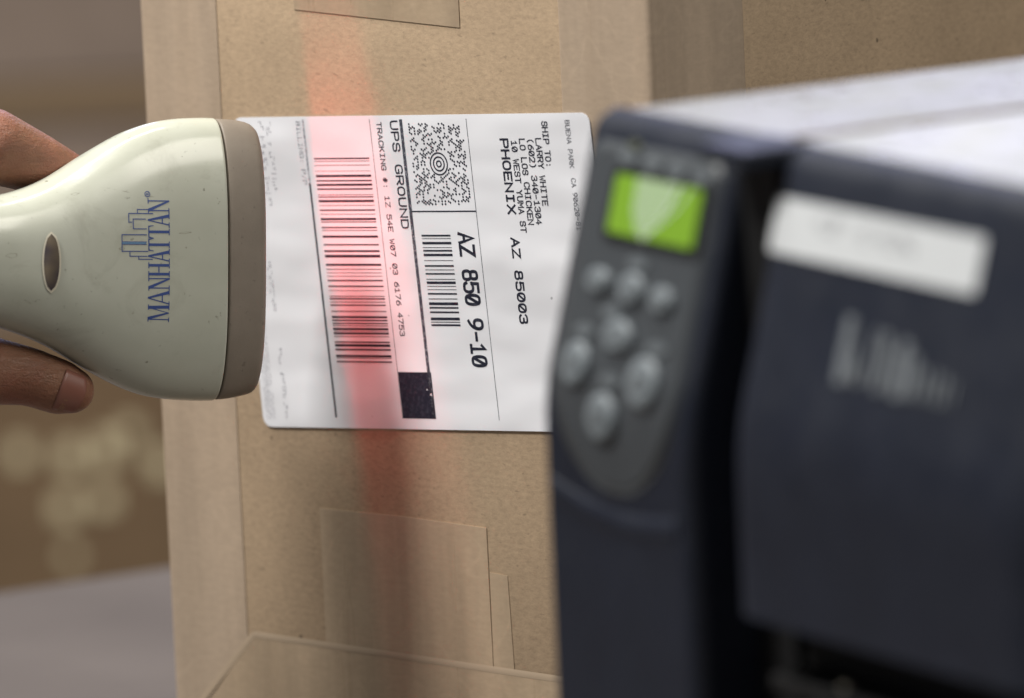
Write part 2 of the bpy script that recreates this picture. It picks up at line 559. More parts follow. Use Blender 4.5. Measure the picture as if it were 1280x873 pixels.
# ------------------------------------------------------------------ cardboard box
BW, BD, BH = 0.2172, 0.300, 0.336
bx = thing('cardboard_box', 'large brown cardboard box sealed with paper tape, carrying a white shipping label', 'box',
           (0.04792, 2.65670, TZ), radians(-40.2))
box('box_body', (-BW, 0, 0, BD, 0.0005, BH), M['cardboard'], bx, 0.0018, 3, True)
for y0, y1 in ((0.002, BD / 2 - .001), (BD / 2 + .001, BD - .002)):
    box('top_flap', (-BW + .002, -.002, y0, y1, BH + .0003, BH + 0.0035), M['cardboard'], bx, 0.0008)


def strip(name, pts, mat, th=0.00022, parent=bx, nrm=(0, -1, 0)):
    """flat piece of tape on a face, outline pts in 3-D, raised by th"""
    n = Vector(nrm)
    P = [Vector(p) + n * 0.00004 for p in pts]
    Q = [Vector(p) + n * th for p in pts]
    m = len(P)
    f = [tuple(range(m, 2 * m))] + [(i, (i + 1) % m, m + (i + 1) % m, m + i) for i in range(m)]
    return mesh_obj(name, P + Q, f, mat, parent)


def corner_tape(name, z0, z1, side, wf, ws, mat, th=0.0002):
    """vertical edge tape folded round a corner; side -1 left edge, +1 right edge"""
    prof = []
    r = 0.0022
    for i in range(7):
        a = i / 6 * pi / 2
        prof.append((r - r * sin(a), r - r * cos(a)))       # from front to side, distances inward
    prof = [(wf, 0), (wf - .0005, 0), (wf - .001, 0), (r + .004, 0), (r + .0012, 0)] + prof + [(0, r + .0012), (0, r + .004), (0, ws - .001), (0, ws - .0005), (0, ws)]
    V, Fc = [], []
    for dx, dy in prof:
        x = (-BW + dx) if side < 0 else -dx
        ox = -1 if side < 0 else 1
        # outward push
        if dy == 0:
            ex, ey = 0, -1
        elif dx == 0:
            ex, ey = ox, 0
        else:
            v = Vector((r - dx, r - dy)).normalized()
            ex, ey = ox * v.x, -v.y
        V += [(x + ex * th, dy + ey * th, z0), (x + ex * th, dy + ey * th, z1)]
    for i in range(len(prof) - 1):
        Fc.append((2 * i, 2 * i + 2, 2 * i + 3, 2 * i + 1))
    # edge thickness on the face
    x = (-BW + wf) if side < 0 else -wf
    b = len(V)
    V += [(x, -0.00002, z0), (x, -0.00002, z1)]
    Fc.append((0, 1, b + 1, b))
    xs = -BW if side < 0 else 0
    ox = -1 if side < 0 else 1
    V += [(xs + ox * .00002, ws, z0), (xs + ox * .00002, ws, z1)]
    L = 2 * (len(prof) - 1)
    Fc.append((L, b + 2, b + 3, L + 1))
    return mesh_obj(name, V, Fc, mat, bx, True)


zb = lambda z: z / 1000 - TZ
corner_tape('packing_tape', 0.002, BH - .001, -1, 0.0345, 0.036, M['tape'])
corner_tape('packing_tape', 0.002, BH - .001, +1, 0.0372, 0.0465, M['tape'])
# bottom edge tape, mitred at its left end
strip('packing_tape', [(-0.2168, 0, 0.0015), (-0.0005, 0, 0.0015), (-0.0005, 0, zb(832)), (-0.052, 0, zb(832)), (-0.180, 0, zb(834))],
      M['tape2'], 0.00046)
# seam tape from the bottom and from the top
strip('packing_tape', [(-0.1482, 0, .0015), (-0.0763, 0, .0015), (-0.0768, 0, zb(879.2)), (-0.112, 0, zb(879.9)), (-0.1482, 0, zb(879.5))],
      M['tape2'], 0.00030)
strip('packing_tape', [(-0.0763, 0, .0015), (-0.0662, 0, .0015), (-0.0688, 0, zb(864.2)), (-0.0763, 0, zb(864.6))],
      M['tape2'], 0.00022)
strip('packing_tape', [(-0.0784, 0, zb(1042.2)), (-0.0784, 0, BH - .001), (-0.1487, 0, BH - .001), (-0.1487, 0, zb(1044.6))],
      M['tape2'], 0.00030)
strip('packing_tape', [(-0.1487, 0, BH + .004), (-0.0784, 0, BH + .004), (-0.0784, BD, BH + .004), (-0.1487, BD, BH + .004)],
      M['tape2'], 0.0002, nrm=(0, 0, 1))
# pale fold lines in the tape (raised creases)
for p in ([(-0.2165, 0.0, zb(797)), (-0.1800, 0, zb(834.2))], [(-0.180, 0, zb(834.2)), (-0.008, 0, zb(831.6))]):
    a, b = Vector(p[0]), Vector(p[1])
    d = (b - a).normalized()
    s_ = Vector((-d.z, 0, d.x)) * 0.0011
    f_ = Vector((0, -0.00050, 0))
    g_ = Vector((0, -0.00060, 0))
    mesh_obj('tape_crease', [a + s_ + f_, b + s_ + f_, a - s_ + f_, b - s_ + f_, a + g_, b + g_],
             [(0, 1, 5, 4), (4, 5, 3, 2)], M['crease'], bx, True)

# ---------------- shipping label (x = along the text, y = towards its head)
LA = radians(3.9)
U_ = Vector((sin(LA), 0, -cos(LA)))
V_ = Vector((cos(LA), 0, sin(LA)))
N_ = Vector((0, -1, 0))


def round_rect(x0, x1, y0, y1, r, seg=6):
    pts = []
    for cx, cy, a0 in ((x1 - r, y1 - r, 0), (x0 + r, y1 - r, 90), (x0 + r, y0 + r, 180), (x1 - r, y0 + r, 270)):
        for i in range(seg + 1):
            a = radians(a0 + 90 * i / seg)
            pts.append((cx + r * cos(a), cy + r * sin(a)))
    return pts


rr = round_rect(0, 0.1027, -0.1518, 0, 0.0035)
m = len(rr)
lb = mesh_obj('shipping_label', [(x, y, 0) for x, y in rr] + [(x, y, 0.00025) for x, y in rr],
              [tuple(range(m, 2 * m))] + [(i, (i + 1) % m, m + (i + 1) % m, m + i) for i in range(m)], M['paper'], bx)
lm = Matrix((U_, V_, N_)).transposed().to_4x4()
lm.translation = Vector((-0.02606, -0.0004, zb(1017.75)))
lb.matrix_local = lm

SH = 0.0165


def lfn(x, y, z):                              # print sits slightly askew on the label
    return (x / 1000, (y + SH * x) / 1000, z)


def P_(v, u=0):                                # v measured at u -> y at u = 0
    return -(v + SH * u)


def put(fl, mat, name):
    return fl.obj(name, mat, lb, 0.00030, lfn)


def line(s, u, v, pitch, h, wd, mat='ink', name='printed_text', fill=0.72):
    fl = Flat()
    text(fl, s, u, P_(v, u), pitch, h, wd, fill)
    return put(fl, M[mat], name)


line('SHIP TO:', 2.7, 19.8, 1.88, 2.1, .42)
line('LARRY WHITE', 8.1, 23.0, 2.0, 2.1, .42)
line('(602) 340-1304', 8.1, 26.4, 2.0, 2.1, .42)
line('LO LOS CHICKEN', 8.2, 29.8, 2.0, 2.1, .42)
line('10 WEST YUMA ST', 8.7, 33.2, 2.0, 2.1, .42)
line('PHOENIX  AZ 85003', 8.2, 37.7, 3.55, 2.95, .68)
line('BUENA PARK  CA 90620-81', 2.4, 10.1, 1.55, 1.65, .26, 'ink_grey')
line('AZ 850 9-10', 38.6, 59.1, 4.0, 5.7, 1.05, fill=.74)
line('UPS GROUND', 1.9, 83.5, 3.58, 2.8, .54)
line('TRACKING #: 1Z 54E W07 03 6176 4753', 2.2, 89.4, 2.01, 1.85, .33)
line('BILLING: P/P', 1.6, 124.2, 1.76, 1.7, .28, 'ink_faint')
rnd = random.Random(5)
for u, v, n, pit, h, mat in ((1.6, 137.3, 15, 1.65, 1.8, 'ink_faint'), (1.5, 140.6, 17, 1.65, 1.8, 'ink_faint'),
                             (75, 142.2, 18, 1.4, 1.4, 'ink_faint'), (48, 143.0, 11, 1.5, 1.5, 'ink_faint')):
    fl = Flat()
    scribble(fl, n, u, P_(v, u), pit, h, .26, rnd)
    put(fl, M[mat], 'printed_text')
fl = Flat()
for j in range(4):
    scribble(fl, 46, 66, P_(150.6 - j * 1.05, 66), 0.74, .62, .14, rnd)
put(fl, M['ink_faint'], 'fine_print')


def rule(u0, u1, v, wd, mat, name='ruled_line'):
    fl = Flat()
    fl.rect(u0, u1, -v - wd / 2, -v + wd / 2)
    return put(fl, M[mat], name)


rule(1.4, 99.3, 51.3, .22, 'ink_grey')
rule(1.1, 99.3, 92.4, .20, 'ink_grey')
rule(.9, 22, 121.2, .75, 'ink_faint')
rule(22, 99.2, 121.2, .75, 'ink')
rule(1.3, 99.1, 79.1, 1.25, 'ink_grey', 'ruled_bar')
fl = Flat()
fl.rect(31.1, 31.55, -78.5, -51.4)
put(fl, M['ink'], 'ruled_line')
fl = Flat()
fl.rect(83.9, 99.15, -92.2, -78.1)
put(fl, M['ink'], 'black_block')
fl = Flat()                                     # two tiny chips in the black block
fl.poly([(90.6, -78.9), (91.6, -78.7), (91.4, -79.6)])
fl.poly([(89.2, -80.4), (89.9, -80.2), (89.7, -80.9)])
fl.obj('ink_chip', M['paper'], lb, 0.00036, lfn)

bars = [(278, 8), (292, 3), (313, 3), (343, 2), (368, 13), (393, 8), (414, 12), (436, 8), (466, 3), (477, 6), (498, 13), (521, 3), (545, 8),
        (566, 3), (591, 13), (606, 5), (635, 8), (650, 4), (682, 13), (724, 8), (757, 11), (783, 16), (826, 8), (851, 3)]
ys = [(130 + z / 4.157, t / 4.157) for z, t in bars]
bars2 = [(-2, 9), (20, 4), (38, 3), (56, 3), (78, 8), (108, 8), (130, 3), (160, 4), (173, 8), (190, 4), (206, 7), (238, 5), (268, 12), (285, 8),
         (301, 7), (313, 4), (330, 13), (343, 3), (353, 11), (369, 4), (398, 8), (415, 15), (437, 10), (470, 13), (481, 3), (500, 8)]
ys += [(330 + z / 4.157, t / 4.157) for z, t in bars2]
fl = Flat()
for y, t in ys:
    u = 13.7 + (y - 196.4) / 3.79
    wd = t / 3.79 * 0.86
    fl.rect(u - wd / 2, u + wd / 2, -118.15, -94.3)
put(fl, M['ink'], 'tracking_barcode')
sb = [(260, 12), (278, 4), (305, 16), (332, 4), (351, 11), (377, 16), (411, 4), (443, 11), (467, 4), (491, 10), (524, 4), (545, 17), (567, 4),
      (587, 4), (612, 11), (643, 5), (672, 18), (697, 11), (724, 11), (764, 18), (784, 5), (802, 12)]
fl = Flat()
for z, t in sb:
    u = 38.9 + (240 + z / 4.85 - 292.4) / 3.83
    wd = t / 4.85 / 3.83 * 0.92
    fl.rect(u - wd / 2, u + wd / 2, -75.6, -63.3)
put(fl, M['ink'], 'postcode_barcode')

# dot matrix with bullseye
fl = Flat()
rnd = random.Random(11)
cu, cv = 15.9, 64.6
NR, NC = 33, 29
for j in range(NR):
    for i in range(NC):
        u = 2.9 + (i + (.5 if j % 2 else 0)) * .915
        v = 53.1 + j * .70
        v += 0
        if (u - cu) ** 2 + (v - cv) ** 2 < 4.25 ** 2:
            continue
        if rnd.random() > 0.44:
            continue
        yy = P_(v - SH * cu, 0) - 0
        fl.poly([(u + 0.38 * cos(pi / 3 * q + pi / 6), -v - .25 + 0.38 * sin(pi / 3 * q + pi / 6)) for q in range(6)])
put(fl, M['ink'], 'dot_matrix_code')
fl = Flat()
for r_, t_ in ((3.55, .50), (2.25, .50), (.95, .50)):
    fl.stroke([(cu + r_ * cos(q * pi / 16), -cv - .25 + r_ * sin(q * pi / 16)) for q in range(32)], t_, True)
put(fl, M['ink'], 'bullseye_rings')

# ------------------------------------------------------------------ barcode scanner
PSI = radians(25)
A_ = RI * cos(PSI) + FW * sin(PSI)             # towards the box
T_ = -UP                                       # across the head, downwards
N2 = RI * sin(PSI) - FW * cos(PSI)             # out of the printed face
xs, ys_ = (337 - 640) / 10666.7, (326 - 436.5) / 10666.7
SD = 2.754
SO = Vector((0, 0, 1.40)) + (FW + RI * xs - UP * ys_) * SD
sm_ = Matrix((A_, T_, N2)).transposed().to_4x4()
sm_.translation = SO
scn = bpy.data.objects.new('barcode_scanner', None)
scn.empty_display_size = 0.05
scn['label'] = 'cream handheld barcode scanner with grey nose, held up to the shipping label'
scn['category'] = 'barcode scanner'
link(scn)
scn.matrix_world = sm_

UPW = [(-5.3, 43.4), (-10.3, 45.2), (-19.3, 45.8), (-27, 45.75), (-34, 45.3), (-40.9, 44.2), (-46.4, 42.6), (-51.9, 40.5), (-57.4, 37.7), (-65.7, 33.0),
       (-71.2, 29.6), (-76.6, 26.5), (-82.1, 24.0), (-87.5, 22.1), (-93, 20.7), (-100, 19.6), (-110, 18.8), (-140, 18.6), (-190, 19.5)]
DNW = [(-3.4, 42.2), (-10.3, 43.9), (-16.5, 44.9), (-24.3, 45.2), (-32.6, 44.9), (-38.1, 44.4), (-43.7, 43.5), (-49.2, 41.8), (-54.7, 39.5), (-60.2, 36.8),
       (-65.7, 33.9), (-71.2, 30.7), (-76.6, 27.9), (-82.1, 25.5), (-87.5, 23.6), (-93, 21.9), (-100, 20.2), (-110, 18.9), (-140, 18.6), (-190, 19.5)]
HT = [(-5, 12.2), (-19, 12.8), (-50, 14.2), (-80, 14.2), (-95, 13.6), (-110, 14.0), (-190, 15.0)]
HB = [(-5, 14.0), (-19, 17.0), (-50, 20.0), (-80, 18.0), (-110, 15.5), (-190, 15.0)]


def itp(tab, a):
    t = sorted(tab)
    if a <= t[0][0]:
        return t[0][1]
    if a >= t[-1][0]:
        return t[-1][1]
    for i in range(len(t) - 1):
        if t[i][0] <= a <= t[i + 1][0]:
            x0, y0 = t[i]
            x1, y1 = t[i + 1]
            m0 = (y1 - (t[i - 1][1] if i else y0)) / (x1 - (t[i - 1][0] if i else x0 - (x1 - x0)))
            k2 = t[i + 2] if i + 2 < len(t) else (x1 + (x1 - x0), y1)
            m1 = (k2[1] - y0) / (k2[0] - x0)
            h = x1 - x0
            s = (a - x0) / h
            return ((2 * s ** 3 - 3 * s ** 2 + 1) * y0 + (s ** 3 - 2 * s ** 2 + s) * h * m0 +
                    (-2 * s ** 3 + 3 * s ** 2) * y1 + (s ** 3 - s ** 2) * h * m1)


EP = 2.9


def top_n(a, t):
    wd = itp(UPW, a) if t < 0 else itp(DNW, a)
    q = max(0.0, 1 - abs(t / wd) ** EP)
    return itp(HT, a) * q ** (1 / 2.2)


def section(a, inset=0.0, n=56):
    out = []
    for i in range(n):
        th = 2 * pi * i / n
        c_, s_ = cos(th), sin(th)
        wd = (itp(DNW, a) if c_ > 0 else itp(UPW, a)) - inset
        hh = (itp(HT, a) if s_ > 0 else itp(HB, a)) - inset
        t = wd * math.copysign(abs(c_) ** (2 / EP), c_)
        nn = hh * math.copysign(abs(s_) ** (2 / 2.2), s_)
        out.append((a / 1000, t / 1000, nn / 1000))
    return out


def loft(name, loops, mat, cap0=True, cap1=True, parent=scn, smooth=True):
    n = len(loops[0])
    V = [p for L in loops for p in L]
    Fc = []
    for j in range(len(loops) - 1):
        for i in range(n):
            k_ = (i + 1) % n
            Fc.append((j * n + i, j * n + k_, (j + 1) * n + k_, (j + 1) * n + i))
    if cap0:
        Fc.append(tuple(range(n))[::-1])
    if cap1:
        Fc.append(tuple((len(loops) - 1) * n + i for i in range(n)))
    return mesh_obj(name, V, Fc, mat, parent, smooth)


loops = [section(-190 + 0.0, 3.0), section(-189, 1.0), section(-187, 0.2)]
a = -184.0
while a < -20.6:
    loops.append(section(a))
    a += 3.2 if a < -100 else 1.6
loops += [section(-20.4), section(-20.0, .15), section(-19.8, .5), section(-19.75, 2.0)]
loft('scanner_shell', loops, M['cream'])

# nose bumper: outer skin, rim, slot tunnel
loops = [section(-19.2, 2.0), section(-19.2, .75), section(-19.0, .35), section(-18.6, .25)]
for a in (-17, -15, -13, -11, -9.5, -8.5, -7.6):
    loops.append(section(a, .25))
loops += [section(-6.8, .5), section(-6.1, 1.0), section(-5.7, 1.8), section(-5.5, 3.0)]


def slot_loop(a, ht, hn, cn):
    out = []
    for i in range(56):
        th = 2 * pi * i / 56
        c_, s_ = cos(th), sin(th)
        out.append((a / 1000, ht * math.copysign(abs(c_) ** .25, c_) / 1000, (cn + hn * math.copysign(abs(s_) ** .25, s_)) / 1000))
    return out


loops += [slot_loop(-5.5, 39.5, 3.9, -3), slot_loop(-5.9, 39.0, 3.4, -3), slot_loop(-19.05, 39.0, 3.4, -3)]
loft('nose_bumper', loops, M['taupe'], True, True)
# red light bar inside the nose
k = NT('red_light', (0.4, 0.02, 0.02), 0.4)
k.b.inputs['Emission Color'].default_value = (1.0, 0.055, 0.065, 1)
k.b.inputs['Emission Strength'].default_value = 390
M['red'] = k.m
for t, tilt, ln in ((-21, 0, .7), (-14, -44, 3.4), (-10, -44, 3.4), (-6, -44, 3.4), (0, 0, .7), (6, 50, 3.4), (10, 50, 3.4), (14, 50, 3.4), (21, 0, .7)):
    d_ = box('red_diode', (-0.0002, 0.0002, -ln / 2000, ln / 2000, -0.0005, 0.0005), M['red'], scn)
    d_.location = (-0.0174, t / 1000, -0.0037 if t > 0 else -0.0028)
    d_.rotation_euler = (0, 0, radians(tilt))

# status window
def on_top(a, t, off):
    return (a / 1000, t / 1000, (top_n(a, t) + off) / 1000)


def lens(name, ca, ct, ha, ht, off, mat, dome=0.0, tilt=0.0):
    V, Fc = [], []
    NU, NV = 14, 6
    for i in range(NU + 1):
        s = -1 + 2 * i / NU
        hw = ha * (1 - s * s) ** 0.56 + 0.02
        for j in range(NV + 1):
            q = -1 + 2 * j / NV
            V.append(on_top(ca + q * hw, ct + s * ht, off + dome * (1 - q * q) * (1 - s * s)))
    for i in range(NU):
        for j in range(NV):
            a0 = i * (NV + 1) + j
            Fc.append((a0, a0 + 1, a0 + NV + 2, a0 + NV + 1))
    return mesh_obj(name, V, Fc, mat, scn, True)


WA = -75.0 - 0.466 * 14.2
rimo = lens('window_rim', WA + .15, 1.1, 3.2, 9.8, .25, M['rim'], .15)
lens('status_window', WA + .1, 1.0, 2.6, 9.0, .45, M['lens'], .35)

# printed logo: letters run towards -t, their tops towards -a
def LOGO(x, y):
    """picture-like logo coordinates in millimetres: x along the word, y up from the baseline"""
    a = -34.2 - y - 0.466 * 14.0
    t = 19.8 - x
    return a, t


def logo_obj(fl, name, mat):
    V = []
    for x, y, z in fl.v:
        a, t = LOGO(x, y)
        V.append(on_top(a, t, 0.05 + z * 1000))
    return mesh_obj(name, V, fl.f, mat, scn)


fl = Flat()
HC = 7.5
TH, TN = .86, .38


def serif(x, y, wd=1.7):
    fl.rect(x - wd / 2, x + wd / 2, y - .16, y + .16)


def L_M(x, wd):
    fl.poly([(x + .45, 0), (x + .78, 0), (x + .95, HC), (x + .62, HC)])
    fl.poly([(x + .55, HC), (x + 1.55, HC), (x + wd / 2 + .25, .35), (x + wd / 2 - .15, .0)])
    fl.poly([(x + wd - 1.1, HC), (x + wd - .75, HC), (x + wd / 2 + .15, .4), (x + wd / 2 - .12, .1)])
    fl.poly([(x + wd - 1.35, 0), (x + wd - .35, 0), (x + wd - .45, HC), (x + wd - 1.45, HC)])
    serif(x + .6, .16, 1.5); serif(x + wd - .85, .16, 2.0); serif(x + .75, HC - .16, 1.5); serif(x + wd - .85, HC - .16, 1.7)


def L_A(x, wd):
    m_ = x + wd / 2
    fl.poly([(x + .42, 0), (x + .82, 0), (m_ + .1, HC), (m_ - .22, HC)])
    fl.poly([(x + wd - 1.35, 0), (x + wd - .3, 0), (m_ + .28, HC + .1), (m_ - .3, HC + .1)])
    fl.rect(x + wd * .26, x + wd * .68, 2.35, 2.75)
    serif(x + .6, .16, 1.7); serif(x + wd - .8, .16, 2.0)


def L_N(x, wd):
    fl.rect(x + .55, x + .92, 0, HC)
    fl.poly([(x + .2, HC), (x + 1.3, HC), (x + wd - .4, .0), (x + wd - .9, -.1)])
    fl.rect(x + wd - .85, x + wd - .48, 0, HC)
    serif(x + .72, .16, 1.6); serif(x + .55, HC - .16, 1.3); serif(x + wd - .67, HC - .16, 1.7)


def L_H(x, wd):
    for q in (x + .35, x + wd - 1.35):
        fl.rect(q, q + TH, 0, HC)
        serif(q + TH / 2, .16, 1.9)
        serif(q + TH / 2, HC - .16, 1.9)
    fl.rect(x + 1.3, x + wd - 1.3, 3.6, 4.0)


def L_T(x, wd, left=True, right=True):
    m_ = x + wd / 2
    fl.rect(m_ - TH / 2, m_ + TH / 2, 0, HC)
    fl.rect(x + .1, x + wd - .1, HC - .38, HC)
    serif(m_, .16, 2.1)
    if left:
        fl.poly([(x + .1, HC - .3), (x + .5, HC - .3), (x + .15, HC - 1.9), (x - .05, HC - 1.9)])
    if right:
        fl.poly([(x + wd - .5, HC - .3), (x + wd - .1, HC - .3), (x + wd + .05, HC - 1.9), (x + wd - .15, HC - 1.9)])


L_M(0.0, 5.5)
L_A(5.0, 5.2)
L_N(10.0, 4.4)
L_H(14.4, 4.5)
L_A(18.7, 4.4)
L_T(22.5, 4.1, True, True)
L_T(26.6, 4.1, True, True)
L_A(30.2, 4.4)
L_N(34.7, 4.5)
logo_obj(fl, 'maker_logo', M['scan_blue'])
fl = Flat()


def zl(*pts):
    """points of the skyline, from a 4.59x enlargement of the logo"""
    out = []
    for X_, Y_ in pts:
        px, py = 140 + X_ / 4.59, 230 + Y_ / 4.59
        out.append(((403 - py) * .2556, (214 - px) * .2778))
    return out


for p in ([(160, 425), (160, 437), (238, 437)], [(110, 398), (110, 420), (208, 420)], [(212, 392), (65, 392), (65, 297), (205, 297)],
          [(205, 263), (130, 263), (130, 207), (200, 207)], [(122, 225), (105, 225), (105, 175), (243, 175)], [(155, 170), (155, 152), (238, 152)]):
    fl.stroke(zl(*p), .30, False, .5)
fl.stroke(zl((65, 338), (205, 338)), .26)
fl.stroke(zl((65, 351), (205, 351)), .26)
fl.stroke([((403 - 243.8) * .2556 + .85 * cos(q * pi / 8), (214 - 187.0) * .2778 + .85 * sin(q * pi / 8)) for q in range(16)], .26, True)
cxr, cyr = (403 - 243.8) * .2556, (214 - 187.0) * .2778
fl.stroke([(cxr - .25, cyr - .42), (cxr - .25, cyr + .42), (cxr + .2, cyr + .35), (cxr + .2, cyr + .02), (cxr - .2, cyr), (cxr + .3, cyr - .42)], .16)
logo_obj(fl, 'skyline_emblem', M['scan_blue'])
fl = Flat()
fl.stroke(zl((67, 344.5), (204, 344.5)), .5, False, 0)
logo_obj(fl, 'emblem_fill', M['scan_teal'])

# cable at the handle end
bm = bmesh.new()
prev = None
for i in range(25):
    q = i / 24
    ctr = Vector((-0.186 - 0.20 * q, 0.02 * q * q, -0.10 * q * q))
    ring = [bm.verts.new(ctr + Vector((0, 0.0032 * cos(x), 0.0032 * sin(x)))) for x in [pi / 5 * z for z in range(10)]]
    if prev:
        for z in range(10):
            bm.faces.new((prev[z], prev[(z + 1) % 10], ring[(z + 1) % 10], ring[z]))
    prev = ring
bm_obj('cable', bm, M['slot_dark'], scn, True)

# ------------------------------------------------------------------ hand (in the scanner's own directions, then free-standing)
def chain(bm, pts, seg=14):
    """closed tapered limb along (x, y, z, r) joints"""
    P = [(Vector(p[:3]), p[3]) for p in pts]
    for i, (c0, r0) in enumerate(P):
        bmesh.ops.create_icosphere(bm, subdivisions=3, radius=r0, matrix=Matrix.Translation(c0))
        if i + 1 < len(P):
            c1, r1 = P[i + 1]
            d = c1 - c0
            nst = max(1, int(d.length / (0.35 * min(r0, r1))))
            for s in range(1, nst):
                q = s / nst
                bmesh.ops.create_icosphere(bm, subdivisions=3, radius=r0 + (r1 - r0) * q, matrix=Matrix.Translation(c0 + d * q))


bm = bmesh.new()
mm = 0.001
CH = [
    # forearm, wrist, palm behind the handle
    [(-430, 60, -105, 38), (-330, 40, -85, 33), (-235, 12, -60, 25), (-205, 6, -52, 25)],
    [(-215, -8, -50, 20), (-175, -24, -40, 19), (-128, -34, -30, 15)],
    [(-215, 6, -50, 20), (-170, -8, -44, 18), (-125, -16, -36, 14)],
    [(-212, 18, -50, 19), (-175, 22, -44, 18), (-140, 20, -38, 15)],
    # thumb along the lower edge
    [(-190, 24, -40, 17), (-140, 33, -20, 14.5), (-113, 34.5, -12, 13.0), (-94, 35.5, -7, 11.2), (-82, 37.2, -5, 9.6), (-72, 40.6, -3.5, 9.1), (-67.6, 41.8, -3.0, 7.6)],
    # index finger along the upper edge, curling behind the head
    [(-128, -36, -26, 15), (-106, -37.0, -16, 13.2), (-92, -36.5, -12, 12.4), (-76, -31.0, -13, 10.0), (-62, -26, -20, 8.8), (-50, -16, -27, 8.2), (-42, -6, -29, 7.2)],
    # the other three wrap round the handle
    [(-130, -32, -24, 12), (-134, -34, 2, 9.6), (-134, -20, 20, 8.6), (-134, 0, 23.5, 7.6)],
    [(-150, -30, -26, 12), (-153, -33, 2, 9.4), (-153, -18, 21, 8.4), (-153, 2, 24, 7.4)],
    [(-170, -28, -28, 11), (-171, -31, 0, 8.4), (-171, -18, 19, 7.6), (-171, -4, 22, 6.6)],
]
for c_ in CH:
    chain(bm, [tuple(v * mm for v in p) for p in c_])
me = bpy.data.meshes.new('person')
bm.to_mesh(me)
bm.free()
me.materials.append(M['skin'])
hand = bpy.data.objects.new('person', me)
link(hand)
hand.matrix_world = sm_
r_ = hand.modifiers.new('remesh', 'REMESH')
r_.mode = 'VOXEL'
r_.voxel_size = 0.0014
r_.use_smooth_shade = True
s_ = hand.modifiers.new('smooth', 'SMOOTH')
s_.factor = 0.5
s_.iterations = 10
dg = bpy.context.evaluated_depsgraph_get()
me2 = bpy.data.meshes.new_from_object(hand.evaluated_get(dg))
hand.modifiers.clear()
hand.data = me2
me2.name = 'person'
me2.polygons.foreach_set('use_smooth', [True] * len(me2.polygons))
hand['label'] = 'bare hand gripping the cream barcode scanner from the left'
hand['category'] = 'person'

# thumb nail: curved plate on the side that faces the camera
V, Fc = [], []
C0 = Vector((-69.8, 41.0, -3.4))
ax = Vector((.95, .28, .05)).normalized()                # along the thumb
nz = Vector((-.02, .26, .96)); nz = (nz - ax * nz.dot(ax)).normalized()
sd = nz.cross(ax).normalized()
NU, NV = 8, 10
for i in range(NU + 1):
    q = -1 + 2 * i / NU
    for j in range(NV + 1):
        p = -1 + 2 * j / NV
        th = p * radians(50)
        ln = 4.6 * (1 - 0.22 * p * p)
        R_ = 9.0 - (q + 1) * 0.55
        pt = C0 + ax * (q * ln) + (nz * cos(th) + sd * sin(th)) * (R_ + .04)
        V.append(pt * mm)
for i in range(NU):
    for j in range(NV):
        a0 = i * (NV + 1) + j
        Fc.append((a0, a0 + 1, a0 + NV + 2, a0 + NV + 1))
nail = mesh_obj('thumb_nail', V, Fc, M['nail'], hand, True)
sol = nail.modifiers.new('thickness', 'SOLIDIFY')
sol.thickness = 0.0002

# ------------------------------------------------------------------ label printer
PW, PD, PH = 0.262, 0.36, 0.2645
pr = thing('label_printer', 'dark navy label printer with green lit display and pale lid, out of focus in front', 'label printer',
           (0.00929 + 0.0012 * sin(radians(60)), 2.39874 + 0.0012 * 0.5, TZ), radians(-60))
ZB = 0.187                                               # height of the bend
RK = radians(15.5)
BUL = [(0.0, 0.010), (0.0, ZB - .012)]


def prof(s):
    """front profile by arc length from the bend: (y inwards, z, normal_y, normal_z)"""
    if s <= -.012:
        return 0.0, ZB + s, -1.0, 0.0
    if s >= .012:
        a0 = RK
        y = (s) * sin(RK)
        return y, ZB + s * cos(RK), -cos(RK), sin(RK)
    q = (s + .012) / .024
    a0 = RK * q
    # smooth arc between the two straight parts
    R_ = .024 / RK
    y = R_ * (1 - cos(a0))
    z = ZB - .012 + R_ * sin(a0)
    return y, z, -cos(a0), sin(a0)


STOP = .0775


